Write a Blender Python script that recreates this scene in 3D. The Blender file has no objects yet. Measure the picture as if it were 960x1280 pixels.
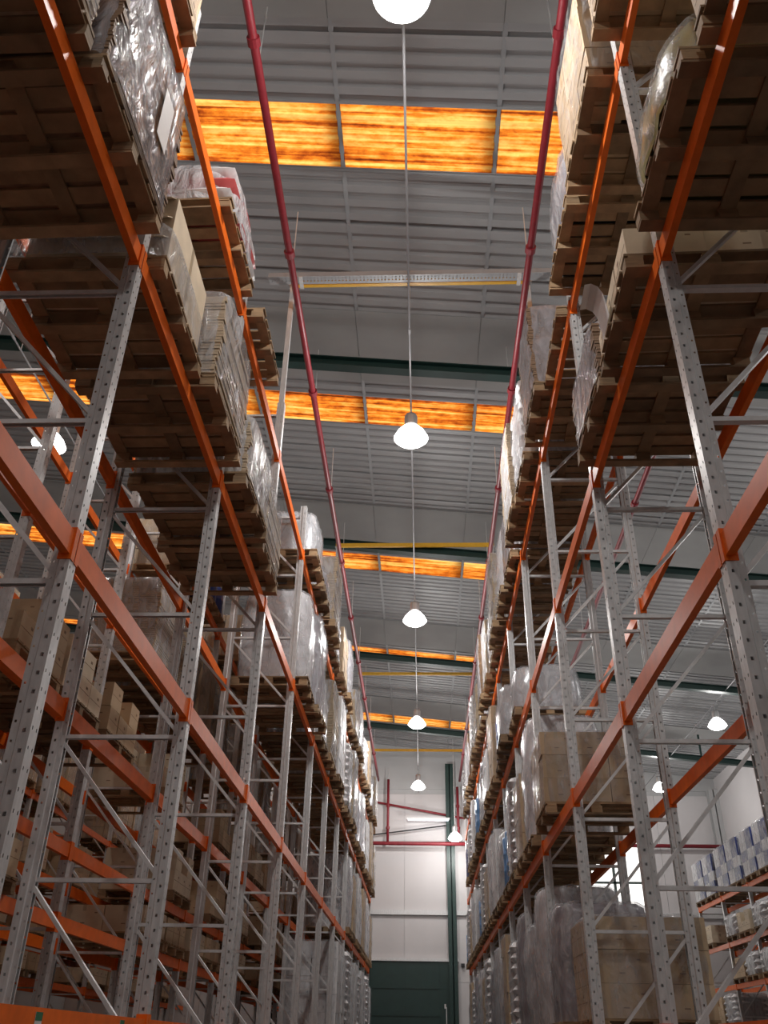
import bpy, math, random
from mathutils import Matrix, Vector, noise
R = math.radians
CZ = 1.65                       # camera height above the floor

# ------------------------------------------------------------------ camera, world, exposure
scene = bpy.context.scene
COL = scene.collection
cam_d = bpy.data.cameras.new('camera')
cam = bpy.data.objects.new('camera', cam_d); COL.objects.link(cam)
cam_d.sensor_fit = 'HORIZONTAL'; cam_d.sensor_width = 36.0
cam_d.lens = 1092.3 / 960 * 36.0
cam_d.clip_start = 0.05; cam_d.clip_end = 300
yaw, pit, rol = R(2.803), R(31.566), R(1.112)
fw = Vector((-math.sin(yaw) * math.cos(pit), math.cos(yaw) * math.cos(pit), math.sin(pit)))
r0 = Vector((math.cos(yaw), math.sin(yaw), 0)); u0 = r0.cross(fw)
rt = r0 * math.cos(rol) + u0 * math.sin(rol); up = u0 * math.cos(rol) - r0 * math.sin(rol)
cam.matrix_world = Matrix(((rt.x, up.x, -fw.x, 0), (rt.y, up.y, -fw.y, 0), (rt.z, up.z, -fw.z, CZ), (0, 0, 0, 1)))
scene.camera = cam

world = bpy.data.worlds.new('daylight'); scene.world = world; world.use_nodes = True
bgn = world.node_tree.nodes['Background']
bgn.inputs[0].default_value = (1.0, 0.97, 0.92, 1); bgn.inputs[1].default_value = 1.9

vs = scene.view_settings
vs.view_transform = 'Standard'; vs.look = 'None'; vs.gamma = 1.0; vs.use_curve_mapping = False
vs.exposure = 0.0
LAMP_W = 305.0                 # watts of each high bay lamp
scene.cycles.max_bounces = 8; scene.cycles.diffuse_bounces = 4
scene.cycles.transparent_max_bounces = 16
scene.cycles.sample_clamp_indirect = 6.0

# ------------------------------------------------------------------ materials
MATS = {}
def nodes(name):
    m = bpy.data.materials.new(name); m.use_nodes = True
    nt = m.node_tree; b = nt.nodes['Principled BSDF']; MATS[name] = m
    return m, nt, b
def L(nt, a, b): nt.links.new(a, b)
def mat(name, col, rough=.6, metal=0.0, var=.12, scale=6.0, rnd=0.0, bump=0.0, stretch=(1, 1, 1), spec=.5):
    m, nt, b = nodes(name)
    b.inputs['Roughness'].default_value = rough; b.inputs['Metallic'].default_value = metal
    b.inputs['Specular IOR Level'].default_value = spec
    tc = nt.nodes.new('ShaderNodeTexCoord'); mp = nt.nodes.new('ShaderNodeMapping')
    mp.inputs['Scale'].default_value = stretch
    L(nt, tc.outputs['Object'], mp.inputs['Vector'])
    n = nt.nodes.new('ShaderNodeTexNoise'); n.inputs['Scale'].default_value = scale; n.inputs['Detail'].default_value = 5
    oi = nt.nodes.new('ShaderNodeObjectInfo')
    add = nt.nodes.new('ShaderNodeVectorMath'); add.operation = 'ADD'
    mul = nt.nodes.new('ShaderNodeVectorMath'); mul.operation = 'SCALE'; mul.inputs['Scale'].default_value = 37.0
    cx = nt.nodes.new('ShaderNodeCombineXYZ')
    for i in range(3): L(nt, oi.outputs['Random'], cx.inputs[i])
    L(nt, cx.outputs[0], mul.inputs[0]); L(nt, mp.outputs[0], add.inputs[0]); L(nt, mul.outputs[0], add.inputs[1])
    L(nt, add.outputs[0], n.inputs['Vector'])
    hsv = nt.nodes.new('ShaderNodeHueSaturation'); hsv.inputs['Color'].default_value = (*col, 1)
    mr = nt.nodes.new('ShaderNodeMapRange')
    mr.inputs['From Min'].default_value = .25; mr.inputs['From Max'].default_value = .75
    mr.inputs['To Min'].default_value = 1 - var; mr.inputs['To Max'].default_value = 1 + var
    L(nt, n.outputs[0], mr.inputs[0])
    mr2 = nt.nodes.new('ShaderNodeMapRange'); mr2.inputs['To Min'].default_value = 1 - rnd; mr2.inputs['To Max'].default_value = 1 + rnd
    L(nt, oi.outputs['Random'], mr2.inputs[0])
    mm = nt.nodes.new('ShaderNodeMath'); mm.operation = 'MULTIPLY'
    L(nt, mr.outputs[0], mm.inputs[0]); L(nt, mr2.outputs[0], mm.inputs[1])
    L(nt, mm.outputs[0], hsv.inputs['Value']); L(nt, hsv.outputs[0], b.inputs['Base Color'])
    if bump:
        bp = nt.nodes.new('ShaderNodeBump'); bp.inputs['Strength'].default_value = bump; bp.inputs['Distance'].default_value = .02
        L(nt, n.outputs[0], bp.inputs['Height']); L(nt, bp.outputs[0], b.inputs['Normal'])
    return m
mat('galv', (.60, .60, .60), .40, .30, .14, 30, stretch=(1, 1, .25))
mat('galv_light', (.66, .66, .66), .42, .30, .10, 20)
mat('orange', (.84, .155, .014), .42, 0, .10, 9, .05, spec=.22)
mat('wood', (.30, .20, .11), .8, 0, .28, 7, .35, .15, (1, 1, 6))
mat('card', (.52, .385, .245), .75, 0, .10, 4, .14, .05)
mat('card_edge', (.42, .33, .23), .8, 0, .22, 14, .12, .1, (1, 1, 9))
mat('card_dark', (.24, .15, .09), .7, 0, .35, 10, .12, .1, (1, 1, 7))
mat('card_pale', (.66, .55, .40), .75, 0, .10, 5, .10)
mat('tape', (.48, .38, .25), .3, 0, .05)
mat('conduit', (.25, .25, .26), .6, 0, .05)
mat('deck', (.32, .32, .325), .5, .0, .08, 1.2, .04)
mat('purlin', (.30, .31, .32), .5, .1, .08, 5)
mat('curtain', (.30, .30, .295), .7, 0, .10, 1.0)
mat('green', (.010, .036, .031), .45, 0, .12, 4)
mat('red', (.22, .015, .024), .45, 0, .15, 8)
mat('yellow', (.72, .40, .03), .45, 0, .10, 8)
mat('wall', (.60, .575, .575), .6, 0, .04, .7)
mat('wall_grey', (.45, .45, .45), .7, 0, .06, .7)
mat('floor', (.17, .165, .155), .45, 0, .15, .6)
mat('white', (.80, .80, .80), .5, 0, .05)
mat('bag_white', (.74, .73, .74), .4, 0, .10, 5, .06, .25)
mat('bag_red', (.55, .10, .10), .4, 0, .15, 5, .05, .25)
mat('silver', (.62, .63, .65), .28, .35, .18, 5, .06, .9)
mat('film_yellow', (.50, .46, .22), .22, 0, .12, 4, 0, .7)
mat('film_grey', (.28, .26, .29), .22, 0, .16, 5, .08, .8)
mat('blue', (.03, .05, .20), .35, 0, .10, 6, .05)
mat('blue_light', (.12, .28, .55), .3, 0, .10, 6, .05)
mat('purple', (.12, .05, .16), .4, 0, .10, 6, .05)
mat('dark', (.03, .03, .032), .6, 0, .2, 5)
mat('alu', (.7, .7, .7), .35, .8, .05)
mat('label_green', (.02, .16, .07), .5, 0, .02)
mat('ink', (.05, .05, .05), .6, 0, 0)
mat('yellow_tag', (.75, .70, .05), .5, 0, .03)

def film(name, tint, opaque, rough=.12):
    m = bpy.data.materials.new(name); m.use_nodes = True; MATS[name] = m
    nt = m.node_tree; nt.nodes.clear()
    out = nt.nodes.new('ShaderNodeOutputMaterial')
    tr = nt.nodes.new('ShaderNodeBsdfTransparent'); tr.inputs[0].default_value = (.93, .93, .94, 1)
    b = nt.nodes.new('ShaderNodeBsdfPrincipled')
    b.inputs['Base Color'].default_value = (*tint, 1); b.inputs['Roughness'].default_value = rough
    tc = nt.nodes.new('ShaderNodeTexCoord'); mp = nt.nodes.new('ShaderNodeMapping')
    mp.inputs['Scale'].default_value = (5, 5, 2.2); mp.inputs['Rotation'].default_value = (.5, .3, 0)
    L(nt, tc.outputs['Object'], mp.inputs['Vector'])
    n = nt.nodes.new('ShaderNodeTexNoise'); n.inputs['Scale'].default_value = 1.6; n.inputs['Detail'].default_value = 6
    n.inputs['Distortion'].default_value = .7
    L(nt, mp.outputs[0], n.inputs['Vector'])
    bp = nt.nodes.new('ShaderNodeBump'); bp.inputs['Strength'].default_value = 1.0; bp.inputs['Distance'].default_value = .09
    L(nt, n.outputs[0], bp.inputs['Height']); L(nt, bp.outputs[0], b.inputs['Normal'])
    mr = nt.nodes.new('ShaderNodeMapRange'); mr.inputs['From Min'].default_value = .35; mr.inputs['From Max'].default_value = .7
    mr.inputs['To Min'].default_value = max(0, opaque - .2); mr.inputs['To Max'].default_value = min(1, opaque + .25)
    L(nt, n.outputs[0], mr.inputs[0])
    mx = nt.nodes.new('ShaderNodeMixShader')
    L(nt, mr.outputs[0], mx.inputs[0]); L(nt, tr.outputs[0], mx.inputs[1]); L(nt, b.outputs[0], mx.inputs[2])
    L(nt, mx.outputs[0], out.inputs[0])
    return m
film('wrap', (.66, .66, .68), .34)
film('wrap_milky', (.70, .70, .72), .55, .16)
film('wrap_thin', (.60, .60, .62), .16)
film('wrap_grey', (.42, .40, .42), .62, .14)

def glass_mat():
    m = bpy.data.materials.new('pane'); m.use_nodes = True; MATS['pane'] = m
    nt = m.node_tree; nt.nodes.clear()
    out = nt.nodes.new('ShaderNodeOutputMaterial')
    tr = nt.nodes.new('ShaderNodeBsdfTransparent'); gl = nt.nodes.new('ShaderNodeBsdfGlossy'); gl.inputs['Roughness'].default_value = .05
    mx = nt.nodes.new('ShaderNodeMixShader'); mx.inputs[0].default_value = .06
    L(nt, tr.outputs[0], mx.inputs[1]); L(nt, gl.outputs[0], mx.inputs[2]); L(nt, mx.outputs[0], out.inputs[0])
glass_mat()
def skylight_mat():
    # weathered orange fibreglass: daylight passes through, dirt stops some of it
    m = bpy.data.materials.new('skylight'); m.use_nodes = True; MATS['skylight'] = m
    nt = m.node_tree; nt.nodes.clear()
    out = nt.nodes.new('ShaderNodeOutputMaterial')
    tc = nt.nodes.new('ShaderNodeTexCoord')
    def nz(scale, stretch, det):
        mp = nt.nodes.new('ShaderNodeMapping'); mp.inputs['Scale'].default_value = stretch
        L(nt, tc.outputs['Object'], mp.inputs['Vector'])
        n = nt.nodes.new('ShaderNodeTexNoise'); n.inputs['Scale'].default_value = scale; n.inputs['Detail'].default_value = det
        n.inputs['Roughness'].default_value = .65
        L(nt, mp.outputs[0], n.inputs['Vector']); return n
    a = nz(1.6, (.14, 5.6, 1), 2); c = nz(6.0, (.8, 1.6, 1), 6)
    ad = nt.nodes.new('ShaderNodeMath'); ad.operation = 'MULTIPLY_ADD'; ad.inputs[1].default_value = .42
    L(nt, c.outputs[0], ad.inputs[0])
    s2 = nt.nodes.new('ShaderNodeMath'); s2.operation = 'MULTIPLY'; s2.inputs[1].default_value = .95
    L(nt, a.outputs[0], s2.inputs[0]); L(nt, s2.outputs[0], ad.inputs[2])
    cr = nt.nodes.new('ShaderNodeValToRGB'); e = cr.color_ramp.elements
    e[0].position = .48; e[0].color = (.09, .018, .004, 1)
    e[1].position = .86; e[1].color = (1.0, .62, .16, 1)
    k = cr.color_ramp.elements.new(.58); k.color = (.40, .07, .008, 1)
    k = cr.color_ramp.elements.new(.68); k.color = (.85, .24, .02, 1)
    L(nt, ad.outputs[0], cr.inputs[0])
    t = nt.nodes.new('ShaderNodeBsdfTranslucent'); L(nt, cr.outputs[0], t.inputs[0])
    d = nt.nodes.new('ShaderNodeBsdfDiffuse'); d.inputs[0].default_value = (.35, .16, .06, 1)
    mx = nt.nodes.new('ShaderNodeMixShader'); mx.inputs[0].default_value = .12
    L(nt, t.outputs[0], mx.inputs[1]); L(nt, d.outputs[0], mx.inputs[2]); L(nt, mx.outputs[0], out.inputs[0])
skylight_mat()
def emit_mat(name, col, s):
    m, nt, b = nodes(name)
    b.inputs['Base Color'].default_value = (.8, .8, .8, 1)
    b.inputs['Emission Color'].default_value = (*col, 1); b.inputs['Emission Strength'].default_value = s
emit_mat('lamp_lens', (1, .98, .95), 5.5)
emit_mat('tube_glow', (.95, .95, 1), 4)

# ------------------------------------------------------------------ mesh helpers
class MB:
    def __init__(s): s.v = []; s.f = []; s.m = []
    def quad(s, a, b, c, d, mi=0):
        n = len(s.v); s.v += [tuple(a), tuple(b), tuple(c), tuple(d)]; s.f.append((n, n + 1, n + 2, n + 3)); s.m.append(mi)
    def box(s, x0, x1, y0, y1, z0, z1, mi=0):
        if x0 > x1: x0, x1 = x1, x0
        if y0 > y1: y0, y1 = y1, y0
        n = len(s.v)
        s.v += [(x, y, z) for z in (z0, z1) for y in (y0, y1) for x in (x0, x1)]
        for f in ((0, 2, 3, 1), (4, 5, 7, 6), (0, 1, 5, 4), (2, 6, 7, 3), (0, 4, 6, 2), (1, 3, 7, 5)):
            s.f.append(tuple(n + i for i in f)); s.m.append(mi)
        return s
    def cbox(s, c, d, mi=0):
        return s.box(c[0] - d[0] / 2, c[0] + d[0] / 2, c[1] - d[1] / 2, c[1] + d[1] / 2, c[2] - d[2] / 2, c[2] + d[2] / 2, mi)
    def bar(s, p, q, prof, side=Vector((0, 1, 0)), mi=0, close=True):
        p = Vector(p); q = Vector(q); d = (q - p).normalized()
        a = (side - d * side.dot(d)).normalized(); b = d.cross(a)
        n = len(s.v); k = len(prof)
        for c in (p, q):
            for (u, w) in prof: s.v.append(tuple(c + a * u + b * w))
        for i in range(k if close else k - 1):
            j = (i + 1) % k
            s.f.append((n + i, n + j, n + k + j, n + k + i)); s.m.append(mi)
        if close:
            s.f.append(tuple(n + i for i in range(k))[::-1]); s.f.append(tuple(n + k + i for i in range(k))); s.m += [mi, mi]
        return s
    def tube(s, p, q, r, k=10, mi=0):
        side = Vector((0, 0, 1)) if abs((Vector(q) - Vector(p)).normalized().z) < .9 else Vector((1, 0, 0))
        return s.bar(p, q, [(r * math.cos(2 * math.pi * i / k), r * math.sin(2 * math.pi * i / k)) for i in range(k)], side, mi)
    def lathe(s, prof, k=20, mi=0, c=(0, 0, 0)):
        n = len(s.v)
        for (r, z) in prof:
            for i in range(k):
                a = 2 * math.pi * i / k; s.v.append((c[0] + r * math.cos(a), c[1] + r * math.sin(a), c[2] + z))
        for j in range(len(prof) - 1):
            for i in range(k):
                s.f.append((n + j * k + i, n + j * k + (i + 1) % k, n + (j + 1) * k + (i + 1) % k, n + (j + 1) * k + i)); s.m.append(mi)
        return s
    def mesh(s, name, mats, smooth=False):
        me = bpy.data.meshes.new(name); me.from_pydata(s.v, [], s.f)
        for m in ([mats] if isinstance(mats, str) else mats): me.materials.append(MATS[m])
        me.polygons.foreach_set('material_index', s.m)
        if smooth: me.polygons.foreach_set('use_smooth', [True] * len(s.f))
        me.update(); return me
def obj(name, me, parent=None, loc=(0, 0, 0), rz=0.0):
    o = bpy.data.objects.new(name, me); COL.objects.link(o)
    o.location = loc
    if rz: o.rotation_euler = (0, 0, rz)
    if parent is not None: o.parent = parent
    return o
def tag(o, label=None, cat=None, group=None, kind=None):
    if label: o['label'] = label
    if cat: o['category'] = cat
    if group: o['group'] = group
    if kind: o['kind'] = kind
    return o
def thing(name, label, cat, loc, group=None, rz=0.0):
    o = obj(name, None, None, loc, rz); o.empty_display_size = .2
    return tag(o, label, cat, group)

# ------------------------------------------------------------------ the building
X0, X1, Y0, Y1 = -14.0, 12.5, -12.0, 38.6
def roof_z(x): return CZ + 11.35 - .1 * x
SKY = [(.65, 1.75), (7.50, 8.62), (14.05, 15.05), (20.85, 21.85), (27.40, 28.40), (34.25, 35.25)]
RAFT = [-2.0, 4.9, 11.75, 18.38, 25.4, 32.3]

tag(obj('floor', MB().box(X0, X1, Y0, Y1, -.2, 0).mesh('floor', 'floor')), kind='structure')

def corr(y0, y1, x0, x1, n, m, name, lip=0.0):
    """trapezoid sheet, ribs along x, n ribs between y0 and y1, sloping with the roof"""
    b = MB(); p = (y1 - y0) / n; h = .045; ys = []
    for i in range(n):
        a = y0 + i * p
        ys += [(a, 0), (a + .50 * p, 0), (a + .62 * p, h), (a + .88 * p, h)]
    ys.append((y1, 0))
    if lip: ys = [(y0 - lip, -.004)] + ys
    for (a, za), (c, zc) in zip(ys, ys[1:]):
        b.quad((x0, a, roof_z(x0) + za), (x1, a, roof_z(x1) + za), (x1, c, roof_z(x1) + zc), (x0, c, roof_z(x0) + zc))
    return b.mesh(name, m)
ceil = obj('ceiling', MB().box(X0 - .3, X1 + .3, Y1 - .05, Y1 + .25, roof_z(X1) - .5, roof_z(X0) + .3).mesh('ceiling', 'wall_grey'))
tag(ceil, kind='structure')
edges = [Y0] + [v for s in SKY for v in s] + [Y1]
for a, c in zip(edges[::2], edges[1::2]):
    n = max(1, round((c - a) / 1.0)); w = (c - a) / n
    for i in range(n):
        obj('roof_sheet', corr(a + i * w, a + (i + 1) * w, X0, X1, 4, 'deck', 'roof_sheet', .05), ceil)
PURX = [-1.17 + 2.28 * k for k in range(-5, 6)]
cuts = [X0] + [x for x in PURX] + [X1]
SKX = PURX[7]                    # the rooflights stop at this purlin
for k, (a, c) in enumerate(SKY):
    fr = MB()
    for y in (a, c):
        fr.quad((X0, y - .02, roof_z(X0) - .012), (SKX, y - .02, roof_z(SKX) - .012), (SKX, y + .02, roof_z(SKX) - .012), (X0, y + .02, roof_z(X0) - .012))
    w = tag(obj('window_%d' % (k + 1), fr.mesh('window', 'purlin')), 'orange translucent rooflight strip across the roof', kind='structure')
    obj('roof_sheet', corr(a, c, SKX, X1, 4, 'deck', 'roof_sheet', .05), ceil)
    for xa, xb in zip(cuts, cuts[1:]):
        if xb > SKX + .01: continue
        obj('rooflight_sheet', corr(a, c, xa, xb, 4, 'skylight', 'rooflight_sheet'), w)
# purlins (Z section) along the building
pm = MB(); zz = [(-.06, 0), (0, 0), (0, -.20), (.13, -.20), (.13, -.19), (.01, -.19), (.01, -.01), (-.06, -.01)]
pm.bar((0, Y0, 0), (0, Y1, 0), [(-a, b) for a, b in zz], Vector((1, 0, 0)))
pm = pm.mesh('purlin', 'purlin')
for i, x in enumerate(PURX):
    tag(obj('trim_%d' % (i + 1), pm, None, (x, 0, roof_z(x) - .005)), 'grey steel purlin under the roof sheets', kind='structure')
# slim green cross beams hung a metre below the roof, and the smooth lining panels above them
nt_ = len(PURX)
def sloped(c, ya, yb, z0, z1, mi=0, xa=X0, xb=X1):
    n = len(c.v)
    c.v += [(x, yy, roof_z(x) + dz) for x in (xa, xb) for yy in (ya, yb) for dz in (z0, z1)]
    for f in ((0, 1, 3, 2), (4, 6, 7, 5), (0, 4, 5, 1), (2, 3, 7, 6), (0, 2, 6, 4), (1, 5, 7, 3)):
        c.f.append(tuple(n + q for q in f)); c.m.append(mi)
    return c
for i, y in enumerate(RAFT):
    c = MB()
    sloped(c, y, y + .19, -1.02, -1.0); sloped(c, y + .085, y + .105, -1.18, -1.02); sloped(c, y, y + .19, -1.20, -1.18)
    g = tag(obj('trim_%d' % (nt_ + i + 1), c.mesh('cross_beam', 'green')), 'slim dark green cross beam sloping under the roof', kind='structure')
    for x in (PURX[0], PURX[2], PURX[10]):
        obj('strut', MB().box(x - .03, x + .03, y + .06, y + .13, roof_z(x) - 1.0, roof_z(x) - .2).mesh('strut', 'green'), g)
for a, c in ((-2.1, -.1), (4.7, 6.3), (11.6, 13.55), (18.3, 20.35), (25.05, 27.0), (32.2, 33.9)):
    for xa, xb in zip(cuts, cuts[1:]):
        obj('lining_panel', sloped(MB(), a, c, -.03, -.008, 0, xa + .004, xb - .004).mesh('lining_panel', 'curtain'), ceil)

# walls
def wallbox(name, x0, x1, y0, y1, z1=14.5, m='wall_grey'):
    return tag(obj(name, MB().box(x0, x1, y0, y1, 0, z1).mesh(name, m)), kind='structure')
wallbox('wall_left', X0 - .2, X0, Y0, Y1); wallbox('wall_back', X0, X1, Y0 - .2, Y0)
wr = wallbox('wall_right', X1, X1 + .2, Y0, Y1, 13.2, 'wall')
# end wall with an opening for the window (WX) and the sliding door in front
WX0, WX1, WZ0, WZ1 = 5.2, 9.15, CZ + 2.6, CZ + 7.6
we = MB()
we.box(X0, WX0, Y1, Y1 + .2, 0, 14.5); we.box(WX1, X1, Y1, Y1 + .2, 0, 14.5)
we.box(WX0, WX1, Y1, Y1 + .2, 0, WZ0); we.box(WX0, WX1, Y1, Y1 + .2, WZ1, 14.5)
we = tag(obj('wall_front', we.mesh('wall_front', 'wall_grey')), kind='structure')
# cladding panels on the end wall, upright joints and two courses
def clad(x0, x1, z0, z1): obj('wall_panel', MB().box(x0 + .006, x1 - .006, Y1 - .04, Y1, z0 + .006, z1 - .006).mesh('wall_panel', 'wall'), we)
for (z0, z1) in ((0, CZ + 2.25), (CZ + 2.25, CZ + 4.75), (CZ + 4.75, CZ + 7.35), (CZ + 7.35, CZ + 9.4)):
    x = X0
    while x < X1 - .1:
        x2 = min(x + 2.65, X1)
        if x < WX1 and x2 > WX0 and z1 > WZ0 and z0 < WZ1:
            if x < WX0 - .05: clad(x, WX0, z0, z1)
            if x2 > WX1 + .05: clad(WX1, x2, z0, z1)
            if z0 < WZ0 - .05: clad(max(x, WX0), min(x2, WX1), z0, WZ0)
            if z1 > WZ1 + .05: clad(max(x, WX0), min(x2, WX1), WZ1, z1)
        else: clad(x, x2, z0, z1)
        x = x2
wf = MB()
for x in (WX0 + .05, (WX0 * 2 + WX1) / 3, (WX0 + 2 * WX1) / 3, WX1 - .05): wf.box(x - .05, x + .05, Y1 - .02, Y1 + .1, WZ0, WZ1)
for z in (WZ0 + .05, (WZ0 * 2 + WZ1) / 3, (WZ0 + 2 * WZ1) / 3, WZ1 - .05): wf.box(WX0, WX1, Y1 - .02, Y1 + .1, z - .04, z + .04)
wn = tag(obj('window_%d' % (len(SKY) + 1), wf.mesh('window', 'green')), 'bright daylight window in the end wall', kind='structure')
for i in range(3):
    for j in range(3):
        xa = WX0 + (WX1 - WX0) * i / 3; za = WZ0 + (WZ1 - WZ0) * j / 3
        obj('pane', MB().box(xa + .05, xa + (WX1 - WX0) / 3 - .05, Y1 + .05, Y1 + .06, za + .04, za + (WZ1 - WZ0) / 3 - .04).mesh('pane', 'pane'), wn)
tn = nt_ + len(RAFT)
def trim(b, m, label):
    global tn; tn += 1
    return tag(obj('trim_%d' % tn, b.mesh('trim', m)), label, kind='structure')
# columns of the end wall and right wall (I section)
def col_I(x, y, z1, w=.34, d=.3, along='x'):
    b = MB()
    if along == 'x':
        b.box(x - w / 2, x + w / 2, y - d, y - d + .03, 0, z1); b.box(x - .02, x + .02, y - d, y, 0, z1); b.box(x - w / 2, x + w / 2, y - .03, y, 0, z1)
    else:
        b.box(x - d, x - d + .03, y - w / 2, y + w / 2, 0, z1); b.box(x - d, x, y - .02, y + .02, 0, z1); b.box(x - .03, x, y - w / 2, y + w / 2, 0, z1)
    return b
trim(col_I(1.17, Y1 - .05, roof_z(1.17) - .6), 'green', 'dark green steel column beside the sliding door')
trim(col_I(-5.8, Y1 - .05, roof_z(-5.8) - .6), 'green', 'dark green steel column on the end wall behind the left racks')
for y in (31.9, 25.1): trim(col_I(X1, y, roof_z(X1) - .5, .4, .35, 'y'), 'wall_grey', 'grey steel column on the right wall')
trim(col_I(X1 - .2, Y1 - .05, roof_z(X1) - .5, .4, .35), 'wall_grey', 'grey steel column in the far right corner')
trim(MB().box(X0, X1, Y1 - .16, Y1 - .04, CZ + 4.62, CZ + 4.80), 'galv', 'grey steel rail across the end wall')
trim(MB().box(-3.4, 1.4, Y1 - .22, Y1 - .04, CZ + 2.95, CZ + 3.06), 'galv_light', 'pale track above the sliding door')
# sliding door
d = MB(); dz = CZ + 2.94
d.box(-3.2, 1.0, Y1 - .14, Y1 - .06, .02, dz)
dr = tag(obj('door_1', d.mesh('door', 'green')), 'dark green panelled sliding door in the end wall', kind='structure')
xs = [-3.16, -2.1, -.72, .62]
for xa, xb in zip(xs, xs[1:]):
    for k in range(6):
        z1 = dz - .08 - k * .92
        if z1 < .3: continue
        obj('door_panel', MB().box(xa + .03, xb - .03, Y1 - .165, Y1 - .14, max(.05, z1 - .86), z1).mesh('door_panel', 'green'), dr)
obj('door_frame', MB().box(.66, 1.0, Y1 - .18, Y1 - .14, .02, dz).mesh('door_frame', 'green'), dr)
obj('door_bolt', MB().box(.80, .86, Y1 - .23, Y1 - .18, CZ + 1.35, CZ + 1.5).box(.86, .89, Y1 - .21, Y1 - .18, .4, CZ + 1.4).mesh('door_bolt', 'galv_light'), dr)
tag(obj('wall_box', MB().box(1.48, 1.62, Y1 - .16, Y1 - .04, CZ + 2.78, CZ + 2.90).box(1.53, 1.57, Y1 - .18, Y1 - .16, CZ + 2.81, CZ + 2.87).mesh('wall_box', 'dark')), 'small dark box on the white wall right of the sliding door', 'box')

# ------------------------------------------------------------------ services under the roof
def pipe(name, pts, r, m, label, cat, flange=0, group=None):
    root = thing(name, label, cat, pts[0], group); o = Vector(pts[0])
    for p, q in zip(pts, pts[1:]):
        b = MB().tube(Vector(p) - o, Vector(q) - o, r, 12); obj('pipe_run', b.mesh('pipe_run', m, True), root)
    if flange:
        p, q = Vector(pts[0]), Vector(pts[-1]); d = q - p; n = int(d.length / flange); u = d.normalized()
        cb = MB().tube(-u * .05, u * .05, r * 1.45, 12); cm = cb.mesh('coupling', m)
        hb = MB().tube((0, 0, r * .5), (0, 0, 1.25), .008, 6); hm = hb.mesh('hanger_rod', 'galv')
        for i in range(n):
            c = p + u * (flange * (i + .6)) - o
            obj('coupling', cm, root, c); obj('hanger_rod', hm, root, c + u * .3)
    return root
ZP = CZ + 9.68
pipe('sprinkler_pipe', [(-1.85, Y0 + .2, ZP), (-1.85, Y1 - 1.2, ZP)], .052, 'red', 'red sprinkler pipe above the left side of the aisle', 'pipe', 3.1)
pipe('sprinkler_pipe', [(1.58, Y0 + .2, ZP), (1.58, Y1 - 1.2, ZP)], .052, 'red', 'red sprinkler pipe above the right side of the aisle', 'pipe', 3.1)
pipe('sprinkler_pipe', [(4.25, Y0 + .2, CZ + 9.3), (4.25, Y1 - 1.2, CZ + 9.3)], .052, 'red', 'red sprinkler pipe behind the right hand rack', 'pipe', 3.1)
pipe('sprinkler_pipe', [(X0 + .3, Y1 - .5, CZ + 7.28), (X1 - .3, Y1 - .5, CZ + 7.28)], .075, 'red', 'thick red pipe running level across the end wall', 'pipe')
pipe('sprinkler_pipe', [(-1.45, Y1 - .5, CZ + 7.36), (-1.45, Y1 - .5, CZ + 9.9)], .055, 'red', 'upright red pipe on the end wall left of the column', 'pipe', .9)
pipe('sprinkler_pipe', [(1.5, Y1 - .5, CZ + 7.36), (1.5, Y1 - .5, CZ + 9.6)], .055, 'red', 'upright red pipe on the end wall right of the column', 'pipe', .9)
pipe('sprinkler_pipe', [(-4.0, Y1 - .25, CZ + 9.35), (3.0, Y1 - .25, CZ + 8.15)], .045, 'red', 'thin slanting red pipe high on the end wall', 'pipe')
pipe('bracing_rod', [(-4.0, Y1 - .3, CZ + 7.4), (1.0, Y1 - .3, CZ + 8.05)], .03, 'dark', 'dark bracing rod slanting up to the green column', 'rod')
ZL = CZ + 8.7
LAMP_Y = [-3.0, 4.55, 11.72, 18.98, 26.75, 34.4]
pipe('conduit', [(-.15, Y0 + .3, ZL + .62), (-.15, Y1 - .7, ZL + .62)], .015, 'conduit', 'grey cable conduit carrying the lamps over the aisle', 'conduit', 6.0)
pipe('conduit', [(-6.3, Y0 + .3, ZL + .62), (-6.3, Y1 - .7, ZL + .62)], .015, 'conduit', 'grey cable conduit carrying the lamps behind the left rack', 'conduit', 6.0)
pipe('conduit', [(9.1, Y0 + .3, ZL + .62), (9.1, Y1 - .7, ZL + .62)], .015, 'conduit', 'grey cable conduit carrying the lamps beyond the right rack', 'conduit')

def profile_lamp():
    h = MB().lathe([(.0, .42), (.09, .42), (.11, .38), (.11, .20), (.08, .16), (.0, .16)], 16).mesh('lamp_housing', 'alu')
    r = MB().lathe([(.085, .17), (.14, .13), (.22, .04), (.275, -.06), (.285, -.06), (.23, .05), (.15, .145), (.09, .185)], 24).mesh('refractor', 'lamp_lens', True)
    l = MB().lathe([(.268, -.055), (.25, -.095), (.19, -.135), (.10, -.155), (.0, -.16)], 24).mesh('lens', 'lamp_lens', True)
    k = MB().tube((0, 0, .42), (0, 0, .603), .012, 8).box(-.03, .03, -.01, .01, .40, .45).mesh('hanger', 'galv')
    return h, r, l, k
LM = profile_lamp()
ords = ['first', 'second', 'third', 'fourth', 'fifth', 'sixth', 'seventh', 'eighth', 'ninth', 'tenth', 'eleventh', 'twelfth']
def lamp(x, y, z, label, w=1.0):
    t = thing('high_bay_lamp', label, 'lamp', (x, y, z), 'high bay lamps')
    for n, me in zip(('lamp_housing', 'refractor', 'lens', 'hanger'), LM): obj(n, me, t)
    ld = bpy.data.lights.new('lamp_light', 'POINT'); ld.energy = LAMP_W * w; ld.color = (1.0, .975, .95); ld.shadow_soft_size = .12
    obj('lamp_light', ld, t, (0, 0, -.30))
    return t
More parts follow.
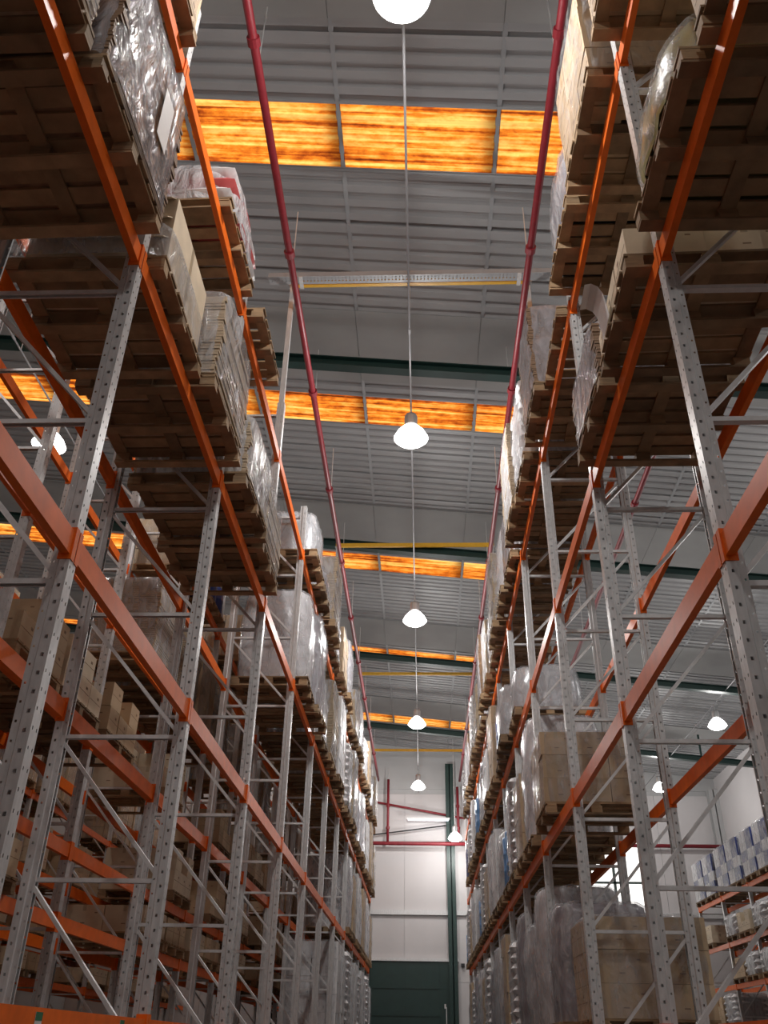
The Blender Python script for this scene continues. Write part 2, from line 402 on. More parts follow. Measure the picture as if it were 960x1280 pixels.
for i, y in enumerate(LAMP_Y):
    lamp(-.15, y, ZL, 'glowing high bay lamp over the aisle, ' + ('behind the camera' if i == 0 else '%s from the camera' % ords[i - 1]))
    lamp(-6.3, y + .1, ZL, 'glowing high bay lamp behind the left rack, ' + ('behind the camera' if i == 0 else '%s from the camera' % ords[i - 1]), .22)
for i, y in enumerate(LAMP_Y):
    lamp(9.1, y, ZL, 'glowing high bay lamp beyond the right rack, ' + ('behind the camera' if i == 0 else '%s from the camera' % ords[i - 1]), .65)
lw = lamp(1.3, 36.6, CZ + 7.25, 'glowing lamp in front of the end wall beside the green column', .5)
obj('suspension_rod', MB().tube((0, 0, .6), (0, 0, roof_z(1.3) - CZ - 7.25), .012, 8).mesh('suspension_rod', 'galv'), lw)
t = thing('tube_light', 'lit white fluorescent tube high on the end wall', 'lamp', (.25, Y1 - .4, CZ + 8.25))
obj('tube', MB().tube((-.85, 0, 0), (.85, 0, 0), .03, 10).mesh('tube', 'tube_glow'), t)
obj('fitting', MB().box(-.9, .9, -.05, .05, .03, .09).mesh('fitting', 'white'), t)

# ------------------------------------------------------------------ pallet racking
PITCH = 2.8; UW = .095; UD = .105; DEP = 1.1; UH = 9.5
def holed(b, o, u, v, w, h, cols, pitch):
    """flat sheet at o spanned by u (width w) and v (height h) with columns of slots: (centre, slot width, slot height, offset)"""
    o, u, v = Vector(o), Vector(u), Vector(v)
    P = lambda s, t: o + u * s + v * t
    cols = sorted(cols); x = 0.0
    for (c, sw, sh, off) in cols:
        a, e = c - sw / 2, c + sw / 2
        b.quad(P(x, 0), P(a, 0), P(a, h), P(x, h)); t = 0.0
        k = off
        while k + pitch < h:
            b.quad(P(a, t), P(e, t), P(e, k - sh / 2), P(a, k - sh / 2)); t = k + sh / 2; k += pitch
        b.quad(P(a, t), P(e, t), P(e, h), P(a, h)); x = e
    b.quad(P(x, 0), P(w, 0), P(w, h), P(x, h))
def upright_mesh(d, h=UH):
    b = MB(); y = UW / 2
    holed(b, (0, -y, .01), (0, 1, 0), (0, 0, 1), UW, h, [(.022, .010, .018, .07), (UW - .022, .010, .018, .07)], .10)
    for s in (-1, 1):
        holed(b, (0, s * y, .01), (d, 0, 0), (0, 0, 1), .058, h, [(.030, .017, .021, .05)], .10)
        b.quad((d * .058, s * y, .01), (d * .066, s * (y - .010), .01), (d * .066, s * (y - .010), h), (d * .058, s * y, h))
        holed(b, (d * .066, s * (y - .010), .01), (d, 0, 0), (0, 0, 1), UD - .066, h, [(.022, .011, .013, .10)], .10)
        b.quad((d * UD, s * (y - .010), .01), (d * UD, s * (y - .026), .01), (d * UD, s * (y - .026), h), (d * UD, s * (y - .010), h))
    b.box(-d * .03, d * .17, -y - .03, y + .03, 0, .01)
    return b.mesh('upright', 'galv')
UPM = {1: upright_mesh(1), -1: upright_mesh(-1)}
CH = lambda a, c, t: [(-a, -c), (a, -c), (a, c), (a - t * 2, c), (a - t * 2, c - t), (a - t, c - t), (a - t, -c + t), (-a + t, -c + t), (-a + t, c - t), (-a + t * 2, c - t), (-a + t * 2, c), (-a, c)]
HM = {}; DM = {}
for d in (1, -1):
    HM[d] = MB().bar((d * .10, 0, 0), (d * (DEP - .10), 0, 0), CH(.022, .016, .004)).mesh('brace', 'galv_light')
    DM[d] = MB().bar((d * .09, 0, .05), (d * (DEP - .09), 0, 1.05), CH(.022, .014, .004)).mesh('diagonal_brace', 'galv_light')
NODE = [.5 + 1.1 * k for k in range(9)]
BL = PITCH - UW
def beam_meshes(d):
    y = BL / 2 - .004
    bm = MB().box(d * .005, d * .055, -y, y, .03, .17).mesh('beam', 'orange')
    out = []
    for s in (-1, 1):
        c = MB(); e = s * (BL / 2)
        c.box(d * -.006, d * .072, e - s * .005, e, 0, .20)                   # leg lying on the upright's side
        c.box(d * -.006, d * -.001, e, e + s * .040, 0, .20)                 # leg lying on the upright's face
        for z in (.04, .16): c.box(d * .057, d * .069, e - s * .009, e - s * .005, z - .008, z + .008)
        out.append(c.mesh('connector', 'orange'))
    return bm, out
def beam_joined(d):
    y = BL / 2; b = MB().box(d * .005, d * .055, -y, y, .03, .17)
    for s in (-1, 1): b.box(d * -.006, d * .09, s * (y - .005), s * y, 0, .20).box(d * -.006, d * -.001, s * y, s * (y + .055), 0, .20)
    return b.mesh('beam', 'orange')
BMs = {d: beam_meshes(d) for d in (1, -1)}; BJs = {d: beam_joined(d) for d in (1, -1)}
SP = MB().box(-.02, .02, -.03, .03, -.03, .05).mesh('row_spacer', 'galv')
def rack(label, xf, d, ystart, frames, levels, fine=True, ext=(), h=UH, yoff=0):
    root = thing('pallet_rack', label, 'rack', (xf, ystart, 0), 'rows of pallet racking')
    for i in range(frames):
        y = PITCH * i
        obj('upright', UPM[d] if h == UH else HU[d], root, (0, y, 0)); obj('upright', UPM[-d] if h == UH else HU[-d], root, (d * DEP, y, 0))
        nd = [z for z in NODE if z < h - .1]
        for k, z in enumerate(nd):
            obj('brace', HM[d], root, (0, y, z))
            if k < len(nd) - 1: obj('diagonal_brace', DM[d], root, (0, y, z))
        if i in ext:
            obj('top_post', MB().box(d * .02, d * .09, y - .035, y + .035, h, CZ + 10.204).mesh('top_post', 'galv'), root)
    for i in range(frames - 1):
        y = PITCH * i + PITCH / 2
        for z in levels:
            for x, dd in ((0, d), (d * DEP, -d)):
                if fine:
                    b = obj('beam', BMs[dd][0], root, (x, y, z))
                    for c in BMs[dd][1]: obj('connector', c, b)
                else: obj('beam', BJs[dd], root, (x, y, z))
    return root
XL, XR = -1.93, 1.64; YL, YR = 4.21, 4.26
ZB, ZM, ZU, ZT = (CZ + v for v in (-.02, 2.27, 4.57, 6.82))
NF = 14
rL = rack('orange and galvanised pallet rack along the left side of the aisle', XL, -1, YL - 2 * PITCH, NF, (ZB, ZM, ZU, ZT), True, (4, 7, 10, 13))
rR = rack('orange and galvanised pallet rack along the right side of the aisle', XR, 1, YR - 2 * PITCH, NF, (ZB, ZM, ZU, ZT), True, (4, 7, 10, 13))
HU = {1: UPM[1], -1: UPM[-1]}
LV2 = [CZ + v for v in (1.02, 1.75, 3.0, 4.57, 6.82)]
r2 = rack('pallet rack standing back to back behind the left aisle rack', -3.98, -1, YL - 2 * PITCH + .5, NF, LV2, False)
r3 = rack('furthest left pallet rack across the next aisle', -8.6, -1, YL + 1.2, NF - 2, LV2, False)
HU = {1: upright_mesh(1, 7.6), -1: upright_mesh(-1, 7.6)}
LVF = [CZ + v for v in (.55, 1.78, 2.98, 4.38)]
rF = rack('far rack along the right wall with blue and white packs on top', 10.0, 1, 18.2, 7, LVF, False, (), 7.6)
# position tags on the lowest left beam, near the camera
for y in (5.0, 6.42):
    tp = thing('location_tag', 'small green and white tag on the lowest left beam, %s the camera' % ('nearer' if y < 6 else 'farther from'), 'tag', (XL, y, ZB + .05), 'position tags')
    obj('tag_card', MB().box(-.003, -.001, -.045, .045, 0, .10).mesh('tag_card', 'white'), tp)
    obj('tag_header', MB().box(-.001, 0, -.045, .045, .062, .10).mesh('tag_header', 'label_green'), tp)
    for q in range(5): obj('printed_mark', MB().box(-.001, 0, -.03 + .012 * q, -.022 + .012 * q, .022, .038).mesh('printed_mark', 'ink'), tp)
# cross-aisle ties
for k, i in enumerate((4, 7, 10, 13)):
    y = YL - 2 * PITCH + PITCH * i
    tg = thing('aisle_tie', 'yellow tie beam bridging the aisle between the rack tops, %s from the camera' % ords[k], 'beam', (0, y, CZ + 10.24), 'ties over the aisle')
    obj('tie_beam', MB().box(XL - .1, XR + .1, -.03, .03, -.02, .07).mesh('tie_beam', 'yellow'), tg)
    for x in (XL - .055, XR + .055): obj('end_plate', MB().box(x - .06, x + .06, -.04, .04, -.035, -.02).mesh('end_plate', 'galv'), tg)
ct = thing('cable_tray', 'perforated grey cable tray crossing the aisle beside the nearest yellow tie', 'cable tray', (0, YL + 2 * PITCH - .2, CZ + 10.14))
b = MB()
xx = XL - .4
holed(b, (XL - .4, -.08, 0), (1, 0, 0), (0, 0, 1), 4.4, .09, [(.05 + .055 * k, .02, .035, .045) for k in range(79)], .05)
holed(b, (XL - .4, -.08, 0), (1, 0, 0), (0, 1, 0), 4.4, .16, [(.05 + .055 * k, .02, .03, .04) for k in range(79)], .05)
obj('tray', b.mesh('tray', 'purlin'), ct)
for x in (XL + .1, XR - .1): obj('bracket', MB().box(x - .03, x + .03, -.08, .17, -.012, 0).mesh('bracket', 'galv'), ct)

# ------------------------------------------------------------------ pallets
PW = 1.2; PH = .144
MRUN = MB().cbox((0, 0, 0), (1.2, .10, .022)).mesh('bottom_board', 'wood')
MBLK = MB().cbox((0, 0, 0), (.13, .10, .078)).mesh('block', 'wood')
MSTR = MB().cbox((0, 0, 0), (.11, 1.2, .022)).mesh('stringer_board', 'wood')
MDEC = MB().cbox((0, 0, 0), (1.2, .135, .022)).mesh('deck_board', 'wood')
def pallet_parts():
    for y in (-.55, 0, .55):
        yield 'bottom_board', MRUN, (0, y, .011), (1.2, .10, .022)
        for x in (-.53, 0, .53): yield 'block', MBLK, (x, y, .061), (.13, .10, .078)
    for x in (-.53, 0, .53): yield 'stringer_board', MSTR, (x, 0, .111), (.11, 1.2, .022)
    for k in range(7): yield 'deck_board', MDEC, (0, -.5325 + .1775 * k, .133), (1.2, .135, .022)
pj = MB()
for n, me, c, s in pallet_parts(): pj.cbox(c, s)
PJ = pj.mesh('pallet', 'wood')
rng = random.Random(11)
def pallet(loc, label, fine, rz=0.0, group='wooden pallets in the racks'):
    if fine:
        t = thing('pallet', label, 'pallet', loc, group, rz)
        for n, me, c, s in pallet_parts():
            obj(n, me, t, (c[0] + rng.uniform(-.008, .008), c[1] + rng.uniform(-.006, .006), c[2]), rng.uniform(-.01, .01))
    else:
        t = tag(obj('pallet', PJ, None, loc, rz), label, 'pallet', group)
    return t

# ------------------------------------------------------------------ loads
def wrap_mesh(sx, sy, sz, seed, mtl, bulge=.03, amp=.03, top='flat', rnd=.06, name='stretch_wrap', rows=16, per=56, squash=0.0):
    """loose film shell round a load, open below, gathered on top"""
    b = MB(); off = Vector((seed * 3.7, seed * 1.3, 0)); k = per
    def ring(t):
        pts = []
        for i in range(k):
            a = 2 * math.pi * (i + .5) / k; c, s = math.cos(a), math.sin(a)
            p = 9 if squash == 0 else 4.0
            q = (abs(c) ** p + abs(s) ** p) ** (-1 / p)
            pts.append((c * q, s * q))
        return pts
    base = ring(0)
    for j in range(rows + 1):
        t = j / rows; z = sz * t
        f = 1 + bulge * math.sin(math.pi * t) - squash * max(0, t - .55) ** 2 * 2.2
        for (u, w) in base:
            n = noise.noise(Vector((u * 3, w * 3, z * 4)) + off) + .5 * noise.noise(Vector((u * 9, w * 9, z * 2.2)) + off)
            g = f + amp * n
            b.v.append((u * sx / 2 * g, w * sy / 2 * g, z))
    for j in range(rows):
        for i in range(k):
            a = j * k + i; c = j * k + (i + 1) % k
            b.f.append((a, c, c + k, a + k)); b.m.append(0)
    # top: two inner rings
    n0 = rows * k
    for q, dz in ((.9, .02), (.55, .035), (.0, .03)):
        n1 = len(b.v)
        for (u, w) in base:
            n = noise.noise(Vector((u * 4 * q, w * 4 * q, 9)) + off)
            b.v.append((u * sx / 2 * q * (1 - squash * .4), w * sy / 2 * q * (1 - squash * .4), sz + dz * (1 + squash * 5) + .03 * n))
        for i in range(k):
            b.f.append((n0 + i, n0 + (i + 1) % k, n1 + (i + 1) % k, n1 + i)); b.m.append(0)
        n0 = n1
    return b.mesh(name, mtl, True)
def flat_mesh(sx, sy, sz, seed, m='card_edge', th=.042, lean=.0):
    r = random.Random(seed); b = MB(); z = 0.0; n = int(sz / th); ox = oy = 0.0
    for i in range(n):
        ox += r.uniform(-.012, .012); oy += r.uniform(-.008, .008); ox *= .9; oy *= .9
        lx = lean * math.sin(i / n * 3.0)
        a = r.uniform(-.012, .0); h = th - .006
        b.box(-sx / 2 + ox + lx, sx / 2 + ox + lx + a, -sy / 2 + oy, sy / 2 + oy + a, z, z + h)
        b.box(-sx / 2 + .03, sx / 2 - .03, -sy / 2 + .03, sy / 2 - .03, z + h, z + th)
        z += th
    return b.mesh('cardboard_stack', m)
def carton_mesh(dx, dy, dz, m='card', tape=True, lbl=False):
    b = MB(); e = .004
    b.cbox((0, 0, dz / 2), (dx, dy, dz))
    if tape:
        b.cbox((0, 0, dz + .0006), (.05, dy * .98, .0012), 1)
        for s in (-1, 1):
            b.cbox((0, s * (dy / 2 + .0006), dz - .04), (.05, .0012, .08), 1)
            b.cbox((s * (dx / 2 + .0006), 0, dz * .5), (.0012, dy * .9, .006), 2)
            b.cbox((0, s * (dy / 2 + .0006), dz * .30), (.06, .0012, .012), 2); b.cbox((dx * .3, s * (dy / 2 + .0006), dz * .7), (.04, .0012, .014), 2)
            b.cbox((s * (dx / 2 + .0006), dy * .2, dz * .7), (.0012, .05, .03), 2)
    return b.mesh('carton', [m, 'tape', 'card_dark'])
def sack_mesh(dx, dy, dz, seed, m):
    b = MB(); n, k = 10, 8; off = Vector((seed * 2.1, seed, 0))
    for s in (1, -1):
        n0 = len(b.v)
        for i in range(n + 1):
            for j in range(k + 1):
                u, w = -1 + 2 * i / n, -1 + 2 * j / k
                h = ((1 - abs(u) ** 5) * (1 - abs(w) ** 5)) ** .45
                b.v.append((u * dx / 2 * (1 - .04 * w * w), w * dy / 2 * (1 - .04 * u * u), dz / 2 + s * dz / 2 * h * (1 + .12 * noise.noise(Vector((u * 2, w * 2, s)) + off))))
        for i in range(n):
            for j in range(k):
                a = n0 + i * (k + 1) + j
                f = (a, a + k + 1, a + k + 2, a + 1)
                b.f.append(f if s > 0 else f[::-1]); b.m.append(0)
    return b.mesh('sack', m, True)
CACHE = {}
def cached(key, fn):
    if key not in CACHE: CACHE[key] = fn()
    return CACHE[key]
DESC = {}
def load(kind, loc, label, seed, fine, h=None, rz=0.0, w=(1.16, 1.16), note=None):
    """a load standing on a pallet; kind gives its look"""
    r = random.Random(seed * 7 + 3); v = seed % 4; fk = 'f' if fine else 'c'
    sx, sy = w
    if kind in ('flat', 'flatdark', 'flatwhite'):
        h = h or r.choice((1.2, 1.4, 1.55)); m = 'card_dark' if kind == 'flatdark' else 'card_edge'
        t = thing('cardboard_load', label, 'load', loc, 'stacked cardboard loads', rz)
        tag(obj('cardboard_stack', cached((kind, v, h, w), lambda: flat_mesh(sx, sy, h, seed, m, .034, 0.0 if kind == 'flatdark' else .012 * (v - 1))), t), 'flattened cardboard sheets in a layered stack', kind='stuff')
        obj('stretch_wrap', cached(('w' + kind, v, h, w), lambda: wrap_mesh(sx + .06, sy + .06, h, seed, {'flatwhite': 'wrap_milky', 'flatdark': 'wrap_grey'}.get(kind, 'wrap'), .0, .022)), t)
    elif kind in ('cartons', 'cartonswhite', 'cartonspale'):
        h = h or r.choice((1.1, 1.35)); nz = max(1, round(h / .34)); dz = h / nz
        m = {'cartons': 'card', 'cartonswhite': 'white', 'cartonspale': 'card_pale'}[kind]
        t = thing('carton_load', label, 'load', loc, 'carton loads', rz)
        nx, ny = (3, 3) if v % 2 else (2, 3)
        cm = cached((kind, nx, ny, round(dz, 3), w), lambda: carton_mesh(sx / nx - .008, sy / ny - .008, dz - .003, m))
        if fine:
            for k in range(nz):
                for i in range(nx):
                    for j in range(ny):
                        if 0 < i < nx - 1 and 0 < j < ny - 1 and k < nz - 1: continue
                        obj('carton', cm, t, (-sx / 2 + sx / nx * (i + .5) + r.uniform(-.006, .006), -sy / 2 + sy / ny * (j + .5) + r.uniform(-.006, .006), dz * k), r.uniform(-.015, .015))
        else:
            def far():
                b = MB(); q = random.Random(seed)
                for k in range(nz):
                    for i in range(nx):
                        for j in range(ny):
                            c = (-sx / 2 + sx / nx * (i + .5) + q.uniform(-.008, .008), -sy / 2 + sy / ny * (j + .5) + q.uniform(-.008, .008), dz * (k + .5))
                            b.cbox(c, (sx / nx - .012, sy / ny - .012, dz - .004))
                return b.mesh('carton_block', m)
            tag(obj('carton_block', cached(('far' + kind, nx, ny, round(h, 2), v, w), far), t), kind='stuff')
        obj('stretch_wrap', cached(('wc' + kind, v, h, w), lambda: wrap_mesh(sx + .05, sy + .05, h + .01, seed, 'wrap_thin', .01, .025)), t)
    elif kind in ('loose', 'loosepale'):
        # a few unwrapped cartons on the pallet
        t = thing('carton_load', label, 'load', loc, 'carton loads', rz); h = h or .6
        nz = max(1, round(h / .3)); dz = h / nz
        cm = cached(('lc', kind, round(dz, 3), v % 2), lambda: carton_mesh(.57, .38, dz - .003, 'card_pale' if v % 2 or kind == 'loosepale' else 'card'))
        for i in range(2):
            for j in range(3):
                for k in range(nz if (i + j + seed) % 3 else max(1, nz - 1)):
                    obj('carton', cm, t, (-.29 + .58 * i, -.39 + .39 * j, dz * k), r.uniform(-.03, .03))
    elif kind in ('sacks', 'sacksred', 'sacksgrey'):
        h = h or r.choice((.9, 1.1)); nz = max(2, round(h / .17)); dz = h / nz
        t = thing('sack_load', label, 'load', loc, 'sack loads', rz)
        m = {'sacks': 'bag_white', 'sacksred': 'bag_red', 'sacksgrey': 'silver'}[kind]
        s1 = cached((kind, round(dz, 3), v), lambda: sack_mesh(.60, .42, dz * 1.15, seed, m)); s2 = cached((kind, round(dz, 3), 9), lambda: sack_mesh(.60, .42, dz * 1.15, 5, 'bag_white'))
        for k in range(nz):
            for i in range(2):
                for j in range(3):
                    a = (k + i) % 2
                    obj('sack', s2 if kind == 'sacksred' and (i + j + k) % 2 else s1, t, (-.30 + .60 * i + r.uniform(-.02, .02), -.40 + .40 * j + r.uniform(-.02, .02), dz * (k + .10)), r.uniform(-.03, .03))
        obj('stretch_wrap', cached(('ws' + kind, v, h), lambda: wrap_mesh(1.22, 1.22, h + .04, seed, 'wrap_milky', .01, .03, squash=.10)), t)
    elif kind in ('bundle', 'filmyellow', 'filmgrey', 'bundlewhite'):
        h = h or r.choice((1.1, 1.3)); m = {'bundle': 'silver', 'filmyellow': 'film_yellow', 'filmgrey': 'film_grey', 'bundlewhite': 'bag_white'}[kind]
        t = thing('wrapped_load', label, 'load', loc, 'film wrapped loads', rz)
        obj('wrapped_bundle', cached((kind, v, h, w), lambda: wrap_mesh(sx - .05, sy - .05, h, seed, m, .03, .05, squash=.14, name='wrapped_bundle')), t)
        obj('stretch_wrap', cached(('wb' + kind, v, h, w), lambda: wrap_mesh(sx - .01, sy - .01, h + .02, seed, 'wrap', .03, .052, squash=.14)), t)
    elif kind == 'tallbox':
        t = thing('tall_carton', label, 'carton', loc, None, rz); h = h or 1.5
        obj('carton_body', MB().box(-.50, .57, -.52, .50, 0, h).mesh('carton_body', 'card_pale'), t)
        for z in (h * .40, h * .70, h):      # opened end flaps on the near face, one course above the other
            b = MB(); y0, dy = -.52, -.10
            b.v = [(-.45, y0, z), (.55, y0, z), (.55, y0 + dy, z - .10), (-.45, y0 + dy, z - .10), (-.45, y0, z - .008), (.55, y0, z - .008), (.55, y0 + dy, z - .108), (-.45, y0 + dy, z - .108)]
            b.f = [(0, 1, 2, 3), (7, 6, 5, 4), (0, 4, 5, 1), (1, 5, 6, 2), (2, 6, 7, 3), (3, 7, 4, 0)]; b.m = [0] * 6
            obj('flap', b.mesh('flap', 'card_pale'), t)
        obj('tape_strip', MB().box(.57, .572, -.03, .03, 0, h).mesh('tape_strip', 'tape'), t)
        obj('stretch_wrap', wrap_mesh(1.2, 1.26, .34, 3, 'wrap', 0, .01), t)
    elif kind == 'blue':
        t = thing('pack_load', label, 'load', loc, 'blue and white packs on the far rack', rz); h = h or 1.25
        for i in range(2):
            for j in range(2):
                p = obj('pack', cached(('pk', j % 2, h), lambda: MB().cbox((0, 0, h / 2), (.56, .56, h)).mesh('pack', 'white' if j % 2 else 'blue')), t, (-.29 + .58 * i, -.29 + .58 * j, 0))
                obj('band', cached(('bd', j % 2), lambda: MB().cbox((0, 0, .55), (.566, .566, .30)).mesh('band', 'blue' if j % 2 else 'white')), p)
        obj('stretch_wrap', cached(('wbl', h), lambda: wrap_mesh(1.2, 1.2, h + .02, 4, 'wrap', .0, .02)), t)
    elif kind == 'drums':
        t = thing('drum_load', label, 'load', loc, 'drum loads', rz); h = h or .95
        dm = cached(('dr', v % 2), lambda: MB().lathe([(0, 0), (.27, 0), (.285, .04), (.28, .3), (.29, .32), (.28, .34), (.28, .6), (.29, .62), (.28, .64), (.285, .9), (.27, .93), (0, .93)], 18).mesh('drum', 'blue_light' if v % 2 else 'blue', True))
        for i in (-1, 1):
            for j in (-1, 1): obj('drum', dm, t, (i * .295, j * .295, 0))
    if note == 'label':
        obj('label_sheet', MB().box(sx / 2 + .048, sx / 2 + .050, .12, .30, .30, .78).mesh('label_sheet', 'white'), t)
    if note == 'paper':
        b = MB(); pr = [(-.605, .0), (-.615, .14), (-.63, .24), (-.66, .31), (-.71, .345), (-.76, .335)]
        for (xa, za), (xb, zb) in zip(pr, pr[1:]):
            b.quad((xa, .02, za), (xb, .02, zb), (xb, .30, zb), (xa, .30, za)); b.quad((xa - .002, .02, za), (xa - .002, .30, za), (xb - .002, .30, zb), (xb - .002, .02, zb))
        obj('paper_sheet', b.mesh('paper_sheet', 'white', True), t)
    return t

KD = {'flat': 'flat cardboard load in film', 'flatdark': 'dark brown layered cardboard load', 'flatwhite': 'cardboard load in milky film',
      'cartons': 'brown carton load in clear film', 'cartonswhite': 'white carton load in clear film', 'cartonspale': 'pale carton load in film', 'loose': 'unwrapped brown cartons', 'loosepale': 'low pale unwrapped cartons',
      'sacks': 'white sack load in film', 'sacksred': 'red and white sack load', 'sacksgrey': 'silver sack load in film', 'bundle': 'silver film wrapped bundle',
      'filmyellow': 'yellowish film wrapped bundle', 'filmgrey': 'grey film wrapped bundle', 'bundlewhite': 'white film wrapped bundle', 'tallbox': 'tall open pale carton',
      'blue': 'blue and white packs in film', 'drums': 'blue plastic drums'}
SIDE = {'L': 'left aisle rack', 'R': 'right aisle rack', '2': 'second left rack', '3': 'furthest left rack', 'F': 'far right rack'}
LEVN = {}
seedc = [0]
def slot(side, xf, d, y0, z, lev, bay, half, kind, h=None, fine=None, dx=0.0, dy=0.0, rz=None, w=(1.16, 1.16), out=.10, note=None):
    """pallet and load in a bay; bay counted from the one over the camera"""
    seedc[0] += 1; s = seedc[0]
    y = y0 + PITCH * bay + (.75 if half == 0 else 2.05) + dy
    x = xf + d * (.60 - out) + dx
    if fine is None: fine = y < 15
    where = '%s level, %s bay, %s half' % (lev, ords[bay], 'nearer' if half == 0 else 'farther')
    rz = rng.uniform(-.02, .02) if rz is None else rz
    zz = z + .1702
    pl = pallet((x, y, zz), 'wooden pallet, %s, %s' % (SIDE[side], where), fine, rz)
    if kind:
        load(kind, (x, y, zz + PH + .0005), '%s, %s, %s' % (KD[kind], SIDE[side], where), s, fine, h, rz, w, note)
YL0, YR0 = YL - PITCH, YR - PITCH
def SL(z, lev, bay, half, kind, **k): slot('L', XL, -1, YL0, z, lev, bay, half, kind, **k)
def SR(z, lev, bay, half, kind, **k): slot('R', XR, 1, YR0, z, lev, bay, half, kind, **k)
# --- left rack, upper level
SL(ZU, 'upper', 0, 0, 'flat', h=.8); SL(ZU, 'upper', 0, 1, 'flatdark', h=1.15, w=(1.2, 1.2), out=.14, note='label')
SL(ZU, 'upper', 1, 0, 'tallbox', h=.72); SL(ZU, 'upper', 1, 1, 'flat', h=.95, w=(1.2, 1.2), out=.2)
SL(ZU, 'upper', 2, 0, 'flatwhite', h=.72, out=.22); SL(ZU, 'upper', 2, 1, 'flat', h=.9, out=.16)
far_u = ['flatwhite', 'bundle', 'cartons', 'bundlewhite', 'flat', 'sacks', 'filmgrey', 'cartonswhite']
far_t = ['bundle', 'sacks', 'flatwhite', 'cartons', 'bundlewhite', 'filmgrey', 'flat']
k = 0
for bay in range(4, 12):
    for hf in (0, 1):
        k += 1
        SL(ZU, 'upper', bay, hf, far_u[(k * 3) % 8], h=(1.2, 1.5, 1.7)[k % 3], out=.12 + .05 * (k % 3))
# --- left rack, top level
SL(ZT, 'top', 0, 1, 'cartons', h=1.3); SL(ZT, 'top', 1, 1, 'sacksred', h=.5); SL(ZT, 'top', 2, 0, None, out=.18)
SL(ZT, 'top', 4, 0, 'bundle', h=.75, out=.2); SL(ZT, 'top', 4, 1, 'filmgrey', h=.5, out=.2)
for bay in range(5, 12):
    for hf in (0, 1):
        k += 1
        SL(ZT, 'top', bay, hf, far_t[(k * 2) % 7], h=(.8, 1.1, 1.4)[k % 3], out=.14 + .06 * (k % 3))
# --- left rack, lower levels, far bays only
for bay in range(8, 12):
    for hf in (0, 1):
        k += 1
        SL(ZM, 'middle', bay, hf, ('cartonswhite', 'bundlewhite', 'cartons')[k % 3], h=(1.4, 1.7)[k % 2])
for bay in range(7, 12):
    for hf in (0, 1): k += 1; SL(ZB, 'lowest', bay, hf, ('cartonswhite', 'cartonswhite', 'sacks')[k % 3], h=(1.5, 1.7)[k % 2])
# --- right rack
SR(ZU, 'upper', 0, 0, 'loose', h=.6); SR(ZU, 'upper', 0, 1, 'filmyellow', h=.42, w=(1.24, 1.24), out=.16)
SR(ZU, 'upper', 1, 0, 'loosepale', h=.28, out=.16, note='paper'); SR(ZU, 'upper', 1, 1, 'flatdark', h=.6, out=.14)
SR(ZU, 'upper', 4, 1, 'bundle', h=.72, out=.10)
SR(ZT, 'top', 0, 0, 'cartons', h=1.5); SR(ZT, 'top', 0, 1, 'cartons', h=1.6, out=.22); SR(ZT, 'top', 1, 0, 'cartons', h=1.3, out=.22)
SR(ZT, 'top', 1, 1, 'filmgrey', h=1.0, out=.22)
SR(ZT, 'top', 2, 0, None); SR(ZT, 'top', 2, 1, 'flatdark', h=1.3, out=.22)
for bay in range(3, 11):
    for hf in (0, 1):
        k += 1
        SR(ZT, 'top', bay, hf, ('flatwhite', 'flat', 'flatdark', 'sacks', 'bundlewhite')[(k * 2) % 5], h=(1.0, 1.3, 1.5)[k % 3], out=.16 + .05 * (k % 3))
for bay in range(5, 11):
    for hf in (0, 1): k += 1; SR(ZU, 'upper', bay, hf, ('bundle', 'cartons', 'sacks', 'drums', 'cartonswhite')[(k * 3) % 5], h=(1.2, 1.5, .95)[k % 3], out=.14 + .04 * (k % 3))
SR(ZM, 'middle', 3, 0, 'cartons', h=.86, dy=.9, out=.14, w=(1.22, 1.2))
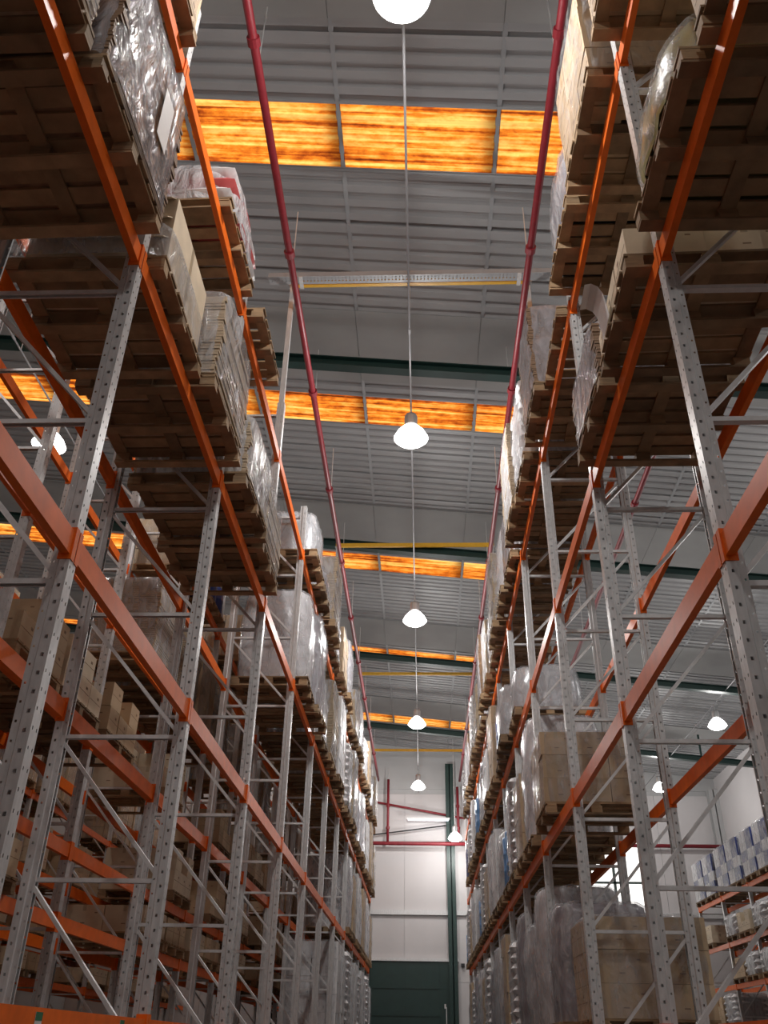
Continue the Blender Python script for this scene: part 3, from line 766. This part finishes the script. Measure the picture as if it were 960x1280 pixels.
for bay in range(4, 12):
    for hf in (0, 1): k += 1; SR(ZM, 'middle', bay, hf, ('cartons', 'bundlewhite', 'cartonswhite', 'bundle', 'drums', 'sacks')[(k * 5) % 6], h=(1.2, 1.5, 1.7)[k % 3], out=.12)
SR(ZB, 'lowest', 3, 0, 'cartons', h=.92, w=(1.2, 1.2), out=-.06); SR(ZB, 'lowest', 3, 1, 'filmgrey', h=1.2)
for bay in range(4, 12):
    for hf in (0, 1): k += 1; SR(ZB, 'lowest', bay, hf, ('filmgrey', 'cartons', 'bundle', 'sacks', 'bundlewhite')[(k * 3) % 5], h=(1.3, 1.6)[k % 2])
# --- rows behind the left rack
Y20, Y30, YF0 = YL - PITCH + .5, YL + 1.2, 18.2
LN2 = ['lowest', 'second', 'third', 'fourth', 'top']
for li, z in enumerate(LV2):
    for bay in range(0, 11):
        for hf in (0, 1):
            q = rng.random()
            if li == 0 and q < .55 and bay > 1: slot('2', -3.98, -1, Y20, z, LN2[li], bay, hf, 'loose', h=.34, fine=False)
            elif li == 1 and q < .55 and bay > 2: slot('2', -3.98, -1, Y20, z, LN2[li], bay, hf, 'loose', h=.62, fine=False)
            elif li == 2 and q < .55 and bay > 1: slot('2', -3.98, -1, Y20, z, LN2[li], bay, hf, 'loose', h=.62, fine=False)
            elif li == 3 and q < .7 and bay > 2: slot('2', -3.98, -1, Y20, z, LN2[li], bay, hf, 'cartons' if q < .4 else 'flat', h=1.2, fine=False)
            elif li == 4 and (q < .5 and bay > 2): slot('2', -3.98, -1, Y20, z, LN2[li], bay, hf, 'drums' if q < .08 else 'cartons', h=.93, fine=False)
for li, z in enumerate(LV2):
    for bay in range(1, 10):
        for hf in (0, 1):
            if rng.random() < .6: slot('3', -8.6, -1, Y30, z, LN2[li], bay, hf, 'loose' if li < 3 else 'cartons', h=(.34, .62, .9, 1.2, 1.0)[li], fine=False)
for li, z in enumerate(LVF):
    for bay in range(0, 6):
        for hf in (0, 1):
            if li == 3: slot('F', 10.0, 1, YF0, z, 'top', bay, hf, 'blue', fine=False)
            elif rng.random() < .8: slot('F', 10.0, 1, YF0, z, LN2[li], bay, hf, rng.choice(('sacks', 'loose', 'loose')), h=.55 if li else .8, fine=False)
